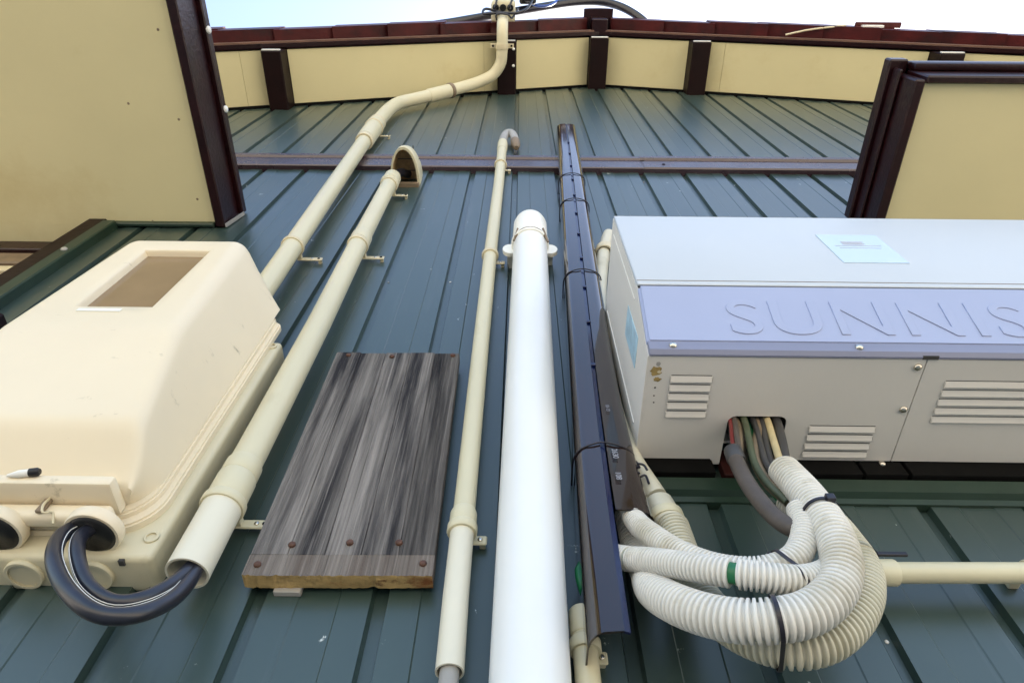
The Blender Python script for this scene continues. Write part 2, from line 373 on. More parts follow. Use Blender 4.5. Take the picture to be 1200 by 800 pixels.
# ---- low eaves left and right
def eave(name, parts):
    pass
SZ = 3.365
lv = box('left_eave', -3.4, -.875, -.74, -.003, SZ, SZ+.012, 'cream_soffit', house, 0)
box('barge_board', -.873, -.846, -.76, -.002, SZ-.016, SZ+.095, 'dark_brown', lv, .003)
box('barge_cap', -.873, -.832, -.765, -.003, SZ+.0955, SZ+.125, 'dark_brown', lv, .003)
box('roof_slab', -3.4, -.874, -.76, -.002, SZ+.08, SZ+.12, 'dark_brown', lv, .003)
box('fascia', -3.4, -.8735, -.765, -.7405, SZ-.016, SZ+.079, 'dark_brown', lv, .003)
for yy, zz in ((-.51, 3.47), (-.305, 3.478)):
    screw('roof_nail', (-.831, yy, zz), (1, 0, 0), 'galvanised', lv, .010, .006)
bm = bmesh.new(); add_prism(bm, [(-.845, SZ-.014), (-.842, SZ-.016), (-.826, SZ+.09), (-.829, SZ+.092)], 'y', -.0125, -.002)
link('sealant_bead', bm_done(bm), 'grey_pvc', lv)
box('edge_trim', -1.245, -.876, -.014, -.0035, SZ-.022, SZ-.001, 'green_trim', lv, .002)
for xx, yy in ((-1.04, -.34), (-.915, -.08), (-.915, -.30), (-.915, -.52), (-1.06, -.012), (-1.45, -.2), (-1.45, -.5)):
    screw('soffit_nail', (xx, yy, SZ), (0, 0, -1), 'wire_tan', lv, .0035, .001)
rv = box('right_eave', 1.041, 3.4, -.408, -.003, SZ, SZ+.012, 'cream_soffit', house, 0)
box('barge_board', 1.012, 1.0395, -.418, -.002, SZ-.016, SZ+.095, 'dark_brown', rv, .004)
box('barge_cap', .990, 1.040, -.452, -.003, SZ+.0955, SZ+.132, 'dark_brown', rv, .004)
box('barge_step', 1.002, 1.011, -.432, -.003, SZ+.055, SZ+.095, 'dark_brown', rv, .003)
box('fascia', 1.0405, 3.4, -.428, -.4085, SZ-.016, SZ+.095, 'dark_brown', rv, .004)
box('gutter_edge', 1.0405, 3.4, -.448, -.4285, SZ+.060, SZ+.110, 'dark_brown', rv, .006, 2)
box('roof_slab', 1.041, 3.4, -.44, -.002, SZ+.111, SZ+.14, 'dark_brown', rv, .003)
# ---- window at the left
win = box('window', -2.40, -1.30, .085, .092, 2.74, 3.30, 'window_glass', house, 0)
box('soffit_return', -3.4, -1.2435, -.0028, .075, SZ-.0002, SZ+.010, 'cream_soffit', lv, 0)
box('frame', -1.2425, -1.190, -.020, .075, 2.715, SZ-.0008, 'brown_wood', win, .003)
box('frame', -1.30, -1.2430, .050, .095, 2.715, SZ-.001, 'dark_brown', win, .003)
box('frame', -2.40, -1.3005, .052, .095, 3.305, SZ-.001, 'dark_brown', win, .003)
box('frame', -2.46, -2.4005, .050, .095, 2.715, SZ-.001, 'dark_brown', win, .003)
box('frame', -2.40, -1.3005, .052, .095, 2.715, 2.79, 'dark_brown', win, .003)
box('mullion', -1.375, -1.3005, .062, .0845, 2.79, 3.3045, 'wire_tan', win, .003)
box('transom', -2.40, -1.3755, .064, .0845, 3.235, 3.3045, 'wire_tan', win, .003)
box('transom', -2.40, -1.3755, .060, .0845, 3.175, 3.205, 'conduit_band', win, .003)
box('sill', -2.50, -1.045, -.055, .07, 2.662, 2.7145, 'brown_wood', win, .004)
box('green_trim', -1.1895, -1.152, -.024, .018, 2.716, SZ-.023, 'green_trim', win, .003)
screw('hinge_pin', (-1.17, -.025, 3.12), (0, -1, 0), 'grey_pvc', win, .008, .005)
screw('hinge_pin', (-1.27, .049, 3.16), (0, -1, 0), 'wire_dark', win, .010, .006)

# ------------------------------------------------------------------ pipe saddles
def saddle(parent, c, axis, r, tab_x, tab_len=.032, m='conduit_band', holes=2, wall_y=0.0, w=.014, dz=0):
    """band round the pipe and a flat ear screwed to the wall"""
    c = Vector(c); bm = bmesh.new(); add_ring(bm, c, axis, r+.0004, w, .0032)
    s = 1 if tab_x > 0 else -1; x0 = c.x+s*(r*.3); x1 = c.x+s*(r+tab_len); yt = -.0105
    z = c.z+dz
    add_box(bm, min(x0, x1), max(x0, x1), yt-.002, yt+.002, z-.008, z+.008, .0016, 1)
    add_box(bm, x1-.010, x1-.002, yt+.0022, .0115, z-.005, z+.005, .001, 1)
    add_box(bm, c.x+s*r*.35, c.x+s*r*.75, c.y+r*.75, yt-.002, z-.006, z+.006, .001, 1)
    o = link('saddle', bm_done(bm), m, parent)
    for h in range(holes):
        xx = c.x+s*(r+tab_len*(.42+.38*h))
        screw('screw', (xx, yt-.0022, z), (0, -1, 0), 'bracket_black' if h else 'steel', o, .0036, .0016)
    return o

# ------------------------------------------------------------------ service mast (far left conduit)
t = thing('service_mast_conduit', 'cream conduit climbing from behind meter box and bending up past the gable edge', 'conduit', (-.555, -.045, 2.45))
mast = [(-.552, -.045, 2.50), (-.566, -.045, 2.941), (-.590, -.045, 3.6), (-.612, -.045, 4.27)]
tube('pipe', mast, lambda i: (.0235, .0245, .026, .0275)[min(3, i//1)] , 'conduit_cream', t, 28)
elb = [(-.612, -.045, 4.27), (-.619, -.045, 4.56), (-.616, -.045, 4.80), (-.592, -.045, 4.965), (-.52, -.048, 5.06), (-.43, -.054, 5.16)]
tube('lower_bend', elb, .030, 'conduit_cream', t, 28, step=.02)
rise = [(-.43, -.054, 5.16), (-.33, -.062, 5.275), (-.235, -.075, 5.385), (-.155, -.105, 5.428), (-.110, -.16, 5.440), (-.100, -.22, 5.442), (-.098, -.27, 5.444), (-.098, -.325, 5.455), (-.098, -.358, 5.49), (-.098, -.366, 5.56), (-.098, -.367, 5.66)]
tube('upper_bend', rise, .030, 'conduit_cream', t, 28, step=.015)
for a, b, L in (((-.6105, -.045, 4.22), (-.618, -.045, 4.50), .036), ((-.47, -.050, 5.118), (-.36, -.059, 5.24), .0345)):
    tube('coupling', [a, tuple(Vector(a).lerp(Vector(b), .05)), tuple(Vector(a).lerp(Vector(b), .95)), b], lambda i, L=L: (L-.002, L, L, L-.002)[i], 'conduit_cream', t, 28)
for c_, r_ in (((-.618, -.045, 4.515), .032), ((-.609, -.045, 4.20), .031)):
    bm = bmesh.new(); add_ring(bm, c_, (0, 0, 1), r_, .03, .004); link('coupling_rim', bm_done(bm), 'conduit_band', t)
bm = bmesh.new(); add_ring(bm, (-.365, -.0585, 5.234), (.11, -.01, .12), .0355, .02, .003); link('coupling_rim', bm_done(bm), 'wire_tan', t)
saddle(t, (-.5720, -.045, 3.105), (-.03, 0, 1), .0255, 1, .045)
saddle(t, (-.6155, -.045, 4.43), (0, 0, 1), .036, 1, .03)
bm = bmesh.new(); add_ring(bm, (-.099, -.25, 5.443), (0, 1, 0), .0305, .03, .003)
for sx in (-1, 1): add_box(bm, -.099+sx*.047-.016, -.099+sx*.047+.016, -.262, -.238, 5.462, 5.468, .002)
o = link('saddle', bm_done(bm), 'conduit_band', t)
for sx in (-1, 1): screw('screw', (-.099+sx*.050, -.25, 5.4615), (0, 0, -1), 'bracket_black', o, .006)
for yy in (-.235, -.15): screw('dome_nut', (-.038, yy, roof_z(-.12)-.0635), (0, 0, -1), 'galvanised', roof, .008, .008)
# entrance cap at the top of the mast
bm = bmesh.new()
add_box(bm, -.165, -.031, -.462, -.345, 5.615, 5.75, .022, 3); cap = link('entrance_cap', bm_done(bm), 'conduit_cream', t); shade_auto(cap.data)
for dx in (-.040, 0, .040):
    bm = bmesh.new(); add_ring(bm, (-.098+dx, -.425, 5.612), (0, 0, 1), .012, .014, .006, 16); add_screw(bm, (-.098+dx, -.425, 5.613), (0, 0, -1), .012, .002)
    link('cable_grommet', bm_done(bm), 'black_rubber', cap)

def wire(label, pts, r, m, cat='cable', step=.012, group=None, seg=10, name='cable'):
    o = tube(name, pts, r, m, None, seg, step=step); return tag(o, label, cat, group)
wire('thin black drop wire curling into left hole of the entrance cap', [(-.138, -.425, 5.60), (-.139, -.43, 5.55), (-.130, -.47, 5.58), (-.128, -.52, 5.72), (-.118, -.60, 5.95), (-.1, -.8, 6.3)], .006, 'cable_black')
wire('thin black drop wire curling into right hole of the entrance cap', [(-.058, -.425, 5.60), (-.062, -.435, 5.55), (-.040, -.48, 5.60), (-.01, -.53, 5.72), (.03, -.62, 5.95), (.10, -.8, 6.3)], .006, 'cable_black')
wire('bluish black wire looped behind the entrance cap across the mast', [(-.098, -.40, 5.60), (-.19, -.42, 5.60), (-.20, -.40, 5.545), (-.12, -.405, 5.535), (-.02, -.405, 5.555), (.04, -.43, 5.62), (.07, -.48, 5.72), (.10, -.56, 5.9)], .007, 'cable_black')
wire('thick black cable arching over the ridge of the roof', [(-.9, -.22, 5.42), (-.6, -.315, 5.55), (-.35, -.352, 5.65), (-.12, -.382, 5.76), (.1, -.41, 5.86), (.33, -.435, 5.96), (.50, -.432, 5.98), (.64, -.39, 5.91), (.76, -.30, 5.82), (.9, -.1, 5.78)], .023, 'cable_black', step=.03, seg=16)
wire('blue wire sagging beside the black cable connectors', [(.05, -.44, 5.78), (.10, -.425, 5.76), (.17, -.43, 5.80), (.22, -.46, 5.92), (.24, -.52, 6.1)], .007, 'wire_blue')
bm = bmesh.new(); add_box(bm, -.01, .085, -.50, -.435, 5.70, 5.86, .014, 2); add_box(bm, .02, .06, -.475, -.45, 5.66, 5.702, .006)
tag(link('cable_connector', bm_done(bm), 'black_rubber'), 'chunky black cable connector hanging beside the entrance cap', 'connector')
bm = bmesh.new(); add_box(bm, .20, .30, -.52, -.45, 5.99, 6.08, .016, 2)
tag(link('cable_connector', bm_done(bm), 'black_rubber'), 'black connector resting on the thick cable above the roof', 'connector')
wire('thin black wire tied round the mast under the cap', [(-.13, -.372, 5.51), (-.13, -.400, 5.495), (-.098, -.405, 5.49), (-.066, -.398, 5.50), (-.05, -.38, 5.53), (-.03, -.40, 5.57), (-.015, -.42, 5.62)], .005, 'cable_black')

# ------------------------------------------------------------------ conduit with the black cable loop (second from left)
t = thing('cable_conduit', 'cream conduit whose open lower end takes the looped black cables', 'conduit', (-.395, -.045, 2.06))
c2 = [(-.396, -.045, 2.066), (-.3965, -.045, 2.30), (-.4, -.045, 2.7), (-.411, -.045, 3.19), (-.418, -.045, 3.705)]
tube('lower_sleeve', [c2[0], (-.396, -.045, 2.15), (-.3963, -.045, 2.222)], .0265, 'sleeve_cream', t, 32, hollow=.003)
tube('pipe', [(-.3963, -.045, 2.20)]+c2[1:], .0237, 'conduit_cream', t, 28, hollow=.003)
tube('coupling', [(-.3963, -.045, 2.190), (-.3963, -.045, 2.194), (-.3965, -.045, 2.232), (-.3965, -.045, 2.236)], lambda i: (.0265, .0275, .0275, .0255)[i], 'conduit_cream', t, 32)
for c_, r_, w_, t_ in (((-.3965, -.045, 2.252), .0225, .030, .004), ((-.418, -.045, 3.69), .0237, .05, .004), ((-.4178, -.045, 3.645), .0237, .016, .006)):
    bm = bmesh.new(); add_ring(bm, c_, (0, 0, 1), r_, w_, t_); link('coupling_rim', bm_done(bm), 'conduit_cream', t)
saddle(t, (-.3962, -.045, 2.182), (0, 0, 1), .0268, 1, .030, 'conduit_cream', 2)
saddle(t, (-.4093, -.045, 3.118), (-.014, 0, 1), .0240, 1, .040)
saddle(t, (-.4165, -.045, 3.63), (0, 0, 1), .0240, 1, .034)
bm = bmesh.new(); add_ring(bm, (-.410, -.045, 3.155), (-.014, 0, 1), .0235, .05, .003); link('coupling', bm_done(bm), 'conduit_cream', t)
# hood over the top of that conduit
h = thing('cable_hood', 'cream arched hood open at the bottom above the second conduit', 'cable hood', (-.395, 0, 3.70))
bm = bmesh.new()
def dshape(wd, dp, yb, n=20): return [(-.388+wd*math.cos(math.pi*i/n), yb-dp*math.sin(math.pi*i/n)**.75) for i in range(n+1)]
lev = [(3.770, .049, .138), (3.80, .049, .137), (3.85, .047, .124), (3.90, .043, .096), (3.94, .036, .055), (3.96, .027, .02)]
O = [[bm.verts.new((x, y, z)) for x, y in dshape(wd, dp, .008)] for z, wd, dp in lev]
I = [[bm.verts.new((x, y, z)) for x, y in dshape(wd-.007, max(.004, dp-.008), .008)] for z, wd, dp in lev[:3]]
for A in (O, I):
    for a, b in zip(A[:-1], A[1:]):
        for i in range(20): f = bm.faces.new((a[i], a[i+1], b[i+1], b[i])); f.smooth = True; f.material_index = 0 if A is O else 1
for i in range(20): bm.faces.new((O[0][i], O[0][i+1], I[0][i+1], I[0][i]))
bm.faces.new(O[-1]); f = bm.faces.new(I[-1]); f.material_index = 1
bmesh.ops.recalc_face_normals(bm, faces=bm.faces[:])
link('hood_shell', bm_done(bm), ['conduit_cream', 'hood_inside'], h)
bm = bmesh.new(); add_box(bm, -.436, -.340, -.014, .006, 3.752, 3.770, .002); link('back_lip', bm_done(bm), 'wire_tan', h)
bm = bmesh.new()
for xx in (-.41, -.388, -.366): add_box(bm, xx-.0015, xx+.0015, -.115, .0, 3.852, 3.855)
for yy in (-.03, -.07): add_box(bm, -.432, -.344, yy-.0015, yy+.0015, 3.8485, 3.851)
link('mesh_grille', bm_done(bm), 'seam_dark', h)
wire('short black cable leaving conduit into the arched hood', [(-.418, -.045, 3.68), (-.415, -.046, 3.73), (-.402, -.042, 3.78), (-.385, -.022, 3.83)], .014, 'cable_black')

# ------------------------------------------------------------------ thin conduit
t = thing('thin_conduit', 'thinnest cream conduit, left of white pipe, grey hook at its top', 'conduit', (-.07, -.03, 1.95))
tube('lower_sleeve', [(-.0685, -.03, 1.952), (-.070, -.03, 2.05), (-.0705, -.03, 2.165)], .0158, 'sleeve_cream', t, 28, hollow=.0022)
tube('pipe', [(-.0705, -.03, 2.165), (-.0712, -.03, 2.6), (-.071, -.03, 3.1), (-.067, -.03, 3.7), (-.067, -.03, 4.20)], lambda i: .0152+.0007*i, 'conduit_cream', t, 24)
tube('coupling', [(-.0705, -.03, 2.160), (-.0705, -.03, 2.163), (-.0705, -.03, 2.186), (-.0705, -.03, 2.192)], lambda i: (.0175, .0185, .0185, .0165)[i], 'conduit_cream', t, 28)
saddle(t, (-.0705, -.03, 2.158), (0, 0, 1), .0168, 1, .016, 'conduit_cream', 1)
saddle(t, (-.071, -.03, 3.095), (0, 0, 1), .0178, 1, .020, 'conduit_band', 1)
saddle(t, (-.067, -.03, 3.93), (0, 0, 1), .0195, 1, .018, 'conduit_band', 1)
bm = bmesh.new(); add_ring(bm, (-.067, -.03, 4.19), (0, 0, 1), .017, .12, .003); link('coupling', bm_done(bm), 'conduit_cream', t)
tube('hook_end', [(-.067, -.03, 4.19), (-.066, -.032, 4.30), (-.056, -.036, 4.375), (-.036, -.038, 4.385), (-.022, -.034, 4.33), (-.018, -.028, 4.285)], .0165, 'grey_pvc', t, 20, step=.012)
tube('hook_plug', [(-.0185, -.029, 4.29), (-.015, -.022, 4.25), (-.012, -.016, 4.225)], lambda i: (.018, .019, .010)[i], 'wire_tan', t, 16)
tube('inner_cable', [(-.0683, -.031, 1.90), (-.069, -.03, 2.10)], .0108, 'grey_pvc', t, 20)

# ------------------------------------------------------------------ white pipe
t = thing('white_downpipe', 'thick glossy white plastic pipe with a capped top', 'pipe', (.013, -.05, 1.0))
tube('pipe', [(.0065, -.05, .9), (.017, -.05, 1.93), (.031, -.05, 3.20)], .0425, 'white_pipe', t, 48)
tube('end_cap', [(.0301, -.05, 3.13), (.0303, -.05, 3.134), (.0315, -.05, 3.252), (.0317, -.05, 3.272), (.0318, -.05, 3.281)], lambda i: (.0438, .0448, .0448, .041, .030)[i], 'white_cap', t, 48)
bm = bmesh.new(); add_ring(bm, (.030, -.05, 3.122), (.011, 0, 1), .0430, .020, .005, 40)
for sx in (-1, 1):
    x = .030+sx*.050; z = 3.118
    fs = [(x+.020*math.cos(a), z+.030*math.sin(a)) for a in [2*math.pi*i/16 for i in range(16)]]
    add_prism(bm, fs, 'y', -.040, -.030)
    add_box(bm, x-.008, x+.008, -.0305, .011, z-.008, z+.008)
sd_ = link('pipe_bracket', bm_done(bm), 'white_cap', t); shade_auto(sd_.data)
bm = bmesh.new(); add_tube(bm, catmull([(-.013, -.066, 3.108), (.006, -.090, 3.118), (.030, -.0965, 3.121), (.054, -.090, 3.118), (.073, -.066, 3.108)], .004), .0022, 8)
add_tube(bm, [Vector((.062, -.088, 3.135)), Vector((.074, -.070, 3.09))], .003, 8); add_tube(bm, [Vector((-.002, -.088, 3.135)), Vector((-.012, -.068, 3.10))], .0022, 8)
link('wire_band', bm_done(bm), 'wire_tan', t)

# ------------------------------------------------------------------ brown cable duct (two half shells)
t = thing('cable_duct', 'glossy dark brown half-round duct with open lower end', 'duct', (.118, 0, 1.97))
def duct_x(z): return .117+.0322*(z-1.97)
def duct_f(z): return 1+.44*max(0, (2.5-z)/.5)**2      # lower end pulled away from the wall
def half(side, n=8):
    """half shell outline in (u, v): u across, v away from the wall; outer then inner"""
    o = [(.0405, .002), (.0405, .040)]
    for i in range(n+1):
        a = math.pi/2*i/n; o.append((.0405-.020+.020*math.cos(a), .044+.021*math.sin(a)))
    o += [(.0040, .0662)]
    inn = [(.0040, .0640)]
    for i in range(n+1):
        a = math.pi/2*(n-i)/n; inn.append((.0405-.020+.0178*math.cos(a), .044+.0188*math.sin(a)))
    inn += [(.0383, .040), (.0383, .002)]
    return [(side*u, -v) for u, v in o+inn]
def shell(name, side, z0, z1, grow=0):
    bm = bmesh.new(); zs = [z0+(z1-z0)*(i/24)**1.8 for i in range(25)]; rows = []
    pr = half(side)
    for z in zs: rows.append([bm.verts.new((duct_x(z)+u+(grow*max(0, (2.60-z)/.45)**2)*(u/.04 if side > 0 else 0), v*duct_f(z), z)) for u, v in pr])
    n = len(pr)
    for a, b in zip(rows[:-1], rows[1:]):
        for k in range(n): bm.faces.new((a[k], a[(k+1) % n], b[(k+1) % n], b[k]))
    bm.faces.new(rows[0]); bm.faces.new(rows[-1]); bmesh.ops.recalc_face_normals(bm, faces=bm.faces[:])
    o = link(name, bm_done(bm), 'duct_brown', t); shade_auto(o.data, 35); return o
lf = shell('left_half_shell', -1, 1.953, 4.44); rf = shell('right_half_shell', 1, 2.148, 4.44, .018)
rf['label'] = 'shorter right half shell with stamped white numbers'
bm = bmesh.new(); rows = []
for i in range(25):
    z = 1.954+(4.438-1.954)*(i/24)**1.8; q = duct_f(z)
    rows.append([bm.verts.new((duct_x(z)+u, v*q, z)) for u, v in ((-.0042, -.0650), (.0030, -.0635), (.0030, -.0610), (-.0042, -.0630))])
for a, b in zip(rows[:-1], rows[1:]):
    for k in range(4): bm.faces.new((a[k], a[(k+1) % 4], b[(k+1) % 4], b[k]))
bm.faces.new(rows[0]); bm.faces.new(rows[-1]); bmesh.ops.recalc_face_normals(bm, faces=bm.faces[:])
link('seam_strip', bm_done(bm), 'duct_sky_reflection', t)
for i in range(11):
    z = 2.52+i*.16; x = duct_x(z)
    box('seam_clip', x-.004, x+.0042, -.0685, -.0640, z-.004, z+.004, 'duct_sky_reflection', t, .0005)
def duct_print(s, z, size):
    me = text_mesh(s, size, .0002); o = link('printed_number', me, 'print_white', rf)
    x = duct_x(z)+.0115
    R = Matrix(((0, 1, 0), (0, 0, -1), (-1, 0, 0))).to_4x4()     # text X -> -Z, text Y -> +X, facing -Y
    o.matrix_world = Matrix.Translation((x, -.0668*duct_f(z-.03)-.0010, z)) @ R @ Matrix.Rotation(-.06 if z < 2.3 else -.03, 4, 'Y')
duct_print('2630', 2.276, .0115); duct_print('108', 2.222, .0115); duct_print('10-13', 2.395, .0085)
def duct_tie(z, label):
    x = duct_x(z); pts = [(-.043, 0), (-.0430, -.042), (-.036, -.060), (-.020, -.0675), (0, -.0690), (.020, -.0675), (.036, -.060), (.0430, -.042), (.0430, 0)]
    tag(tube('tie_wire', [(x+u*(1.13 if z < 2.4 and u > 0 else 1), v*duct_f(z), z+.010*abs(u)/.04*-1) for u, v in pts], .0014, 'tie_black', None, 8, step=.006), label, 'tie wire', 'black wires binding the brown duct')
duct_tie(3.70, 'topmost black tie wire round the brown duct, just under the flashing'); duct_tie(3.44, 'second black tie wire round the brown duct from the top')
duct_tie(2.93, 'third black tie wire round the brown duct from the top'); duct_tie(2.292, 'lowest black tie wire round the brown duct beside the printed numbers')
bm = bmesh.new()
for i in range(7):
    a = Vector((.172+random.uniform(-.004, .006), -.055+random.uniform(-.012, .01), 2.272-.006*i+random.uniform(-.004, .004)))
    add_tube(bm, catmull([a, a+Vector((random.uniform(-.008, .008), random.uniform(-.006, .006), random.uniform(-.01, .004))), a+Vector((random.uniform(-.004, .012), 0, -.014))], .003), .0018, 6)
tag(link('wire_knot', bm_done(bm), 'tie_black'), 'twisted knot of black wire at the edge of the brown duct', 'wire knot')

# ------------------------------------------------------------------ wooden board
t = thing('wooden_board', 'weathered grey plank board screwed to the wall between two conduits', 'board', (-.22, 0, 2.07))
BX0, BX1, BZ0, BZ1 = -.337, -.1015, 2.112, 2.612
npl = 5; pw = (BX1-BX0)/npl
ang = math.radians(-.9)
def rotb(o):
    o.matrix_world = Matrix.Translation((-.22, 0, 2.08)) @ Matrix.Rotation(ang, 4, 'Y') @ Matrix.Translation((.22, 0, -2.08)) @ o.matrix_world
bd = []
for i in range(npl):
    x0 = BX0+pw*i+.0003; x1 = BX0+pw*(i+1)-.0003; dy = random.uniform(-.0012, .0012)
    bd.append(box('plank', x0, x1, -.030+dy, -.010, BZ0, BZ1+random.uniform(-.003, .003), 'old_wood', t, .0009))
bm = bmesh.new(); add_box(bm, BX0, BX1, -.031, -.009, BZ0-.034, BZ0-.0008)
bmesh.ops.subdivide_edges(bm, edges=[e for e in bm.edges if abs(e.verts[0].co.x-e.verts[1].co.x) > .1], cuts=60)
for v in bm.verts:
    if v.co.z < BZ0-.03: v.co.z += random.uniform(-.0005, .0007)+(.002 if random.random() < .05 else 0); v.co.y += random.uniform(-.0005, .0006)
bm.normal_update()
for f in bm.faces: f.material_index = 1 if f.normal.z < -.4 else 0
ra = link('bottom_rail', bm_done(bm), ['old_wood_rail', 'raw_wood'], t); ra['label'] = 'raw split underside showing yellow wood'; bd.append(ra)
box('spacer', -.30, -.266, -.0088, .0, 2.071, 2.14, 'grey_pvc', t, .001); box('spacer', -.17, -.13, -.0088, .0, 2.3, 2.4, 'grey_pvc', t, .001); box('spacer', -.30, -.262, -.0088, .0, 2.5, 2.58, 'grey_pvc', t, .001)
for x, z in ((-.288, 2.128), (-.214, 2.132), (-.150, 2.132), (-.322, 2.095), (-.115, 2.097), (-.312, 2.602), (-.229, 2.598), (-.114, 2.603)):
    s = screw('screw', (x, -.0315 if z > 2.11 else -.0317, z), (0, -1, 0), 'rust_screw', t, .0048, .003); bd.append(s)
for o in bd: rotb(o)

# ------------------------------------------------------------------ meter box
CX = -.655
t = thing('meter_box', 'large cream plastic electricity meter box with a brown window', 'meter box', (CX, 0, 2.08))
bs = box('base', CX-.207, CX+.207, -.050, .012, 2.083, 2.617, 'base_plastic', t, .008, 3)
def round_rect(h, z0, z1, r0, r1):
    out = []
    for cx_, cz_, a0, r in ((CX-h, z0, math.pi, r0), (CX+h, z0, 1.5*math.pi, r0), (CX+h, z1, 0, r1), (CX-h, z1, .5*math.pi, r1)):
        ox = cx_+(r if cx_ < CX else -r); oz = cz_+(r if cz_ == z0 else -r)
        out += [(ox+r*math.cos(a0+math.pi/2*i/8), oz+r*math.sin(a0+math.pi/2*i/8)) for i in range(9)]
    return out
for nm, h, z0, z1, y0, y1 in (('flange', .192, 2.118, 2.676, -.0620, -.0502), ('flange_step', .1815, 2.129, 2.684, -.0710, -.0622)):
    bm = bmesh.new(); add_prism(bm, round_rect(h, z0, z1, .062, .02), 'y', y1, y0)
    bmesh.ops.bevel(bm, geom=[e for e in bm.edges if abs(e.verts[0].co.y-e.verts[1].co.y) < 1e-6 and e.verts[0].co.y < y0+.001], offset=.003, segments=2, affect='EDGES')
    o = link(nm, bm_done(bm), 'meter_plastic', t); shade_auto(o.data, 35)
# moulded cover: lofted horizontal sections, front profile and width vary with height, window opening recessed
WX0, WX1, WZ0, WZ1 = -.713, -.586, 2.464, 2.702
def lerp_tab(tab, z):
    if z <= tab[0][0]: return tab[0][1]
    for (za, va), (zb, vb) in zip(tab[:-1], tab[1:]):
        if z <= zb: return va+(vb-va)*(z-za)/(zb-za)
    return tab[-1][1]
def smooth_tab(tab, z, r): return sum(lerp_tab(tab, z+r*(k/6)) for k in range(-6, 7))/13
FY = [(2.152, -.100), (2.160, -.108), (2.216, -.160), (2.397, -.200), (2.90, -.200)]
FH = [(2.152, .166), (2.216, .155), (2.397, .133), (2.78, .106)]
levels = [2.152, 2.160, 2.168, 2.178, 2.188, 2.197, 2.206, 2.214, 2.222, 2.230, 2.240, 2.252, 2.27, 2.30, 2.34, 2.365, 2.378, 2.390, 2.402, 2.414, 2.426, 2.44, WZ0, 2.52, 2.60, 2.66, WZ1, 2.725, 2.742, 2.752, 2.761, 2.768, 2.773, 2.776, 2.7775]
def top_back(z): return 0 if z < 2.74 else (1-math.sqrt(max(0, 1-((z-2.74)/.0376)**2)))*.034
bm = bmesh.new(); grid = []
RC = .021
for z in levels:
    yf = smooth_tab(FY, z, .011)+top_back(z); hf = smooth_tab(FH, z, .011); sec = []
    p0 = Vector((CX+.178-(1-math.sqrt(1-min(1, max(0, (2.215-z)/.066))**2))*.045, -.0712)); p1 = Vector((CX+hf+.004, yf)); d0 = (p0-p1).normalized(); rc = min(RC, (p0-p1).length*.45)
    a0 = p1+d0*rc; a1 = p1+Vector((-1, 0))*rc
    right = [p0.lerp(a0, k/5) for k in range(6)]
    for k in range(1, 8):
        u = k/8; right.append((a0*(1-u)+p1*u)*(1-u)+(p1*(1-u)+a1*u)*u)
    right.append(a1)
    left = [Vector((2*CX-p.x, p.y)) for p in right][::-1]
    mid = [a1.lerp(Vector((WX1, yf)), k/3) for k in (1, 2, 3)]+[Vector((WX1+(WX0-WX1)*k/4, yf)) for k in (1, 2, 3, 4)]+[Vector((WX0, yf)).lerp(left[0], k/3) for k in (1, 2)]
    sec = right+mid+left
    row = []
    for p in sec:
        fy = min(1, max(0, (p.y+.0712)/-.129)); s_ = min(1, max(0, (z-2.56)/.19))
        row.append(bm.verts.new((p.x, p.y, z-.070*(1-fy)*s_*s_)))
    grid.append(row)
nr = 14; c0 = nr+2; c1 = c0+4; iz0 = levels.index(WZ0); iz1 = levels.index(WZ1)
for i in range(len(grid)-1):
    for j in range(len(grid[0])-1):
        if iz0 <= i < iz1 and c0 <= j < c1: continue
        f = bm.faces.new((grid[i][j], grid[i+1][j], grid[i+1][j+1], grid[i][j+1])); f.smooth = True
bm.faces.new(grid[-1]); bm.faces.new(grid[0])
loop = [grid[iz0][j] for j in range(c0, c1+1)]+[grid[i][c1] for i in range(iz0+1, iz1+1)]+[grid[iz1][j] for j in range(c1-1, c0-1, -1)]+[grid[i][c0] for i in range(iz1-1, iz0, -1)]
wcx, wcz = (WX0+WX1)/2, (WZ0+WZ1)/2; prev = loop
for ins, dep in ((.0015, .0015), (.0025, .006), (.005, .014)):
    cur = [bm.verts.new((v.co.x+math.copysign(ins, wcx-v.co.x)*(1 if min(abs(v.co.x-WX0), abs(v.co.x-WX1)) < .001 else 0), v.co.y*0-.2+dep, v.co.z+math.copysign(ins, wcz-v.co.z)*(1 if min(abs(v.co.z-WZ0), abs(v.co.z-WZ1)) < .001 else 0))) for v in loop]
    for k in range(len(loop)): bm.faces.new((prev[k], prev[(k+1) % len(loop)], cur[(k+1) % len(loop)], cur[k]))
    prev = cur
bmesh.ops.recalc_face_normals(bm, faces=bm.faces[:])
cvr = link('cover', bm_done(bm), 'meter_plastic', t); shade_auto(cvr.data, 60)
box('window_pane', WX0+.0052, WX1-.0052, -.188, -.184, WZ0+.0052, WZ1-.0052, 'window_glass', cvr, 0)
box('label_strip', -.700, -.630, -.2012, -.2003, 2.447, 2.456, 'white_cap', cvr, 0)
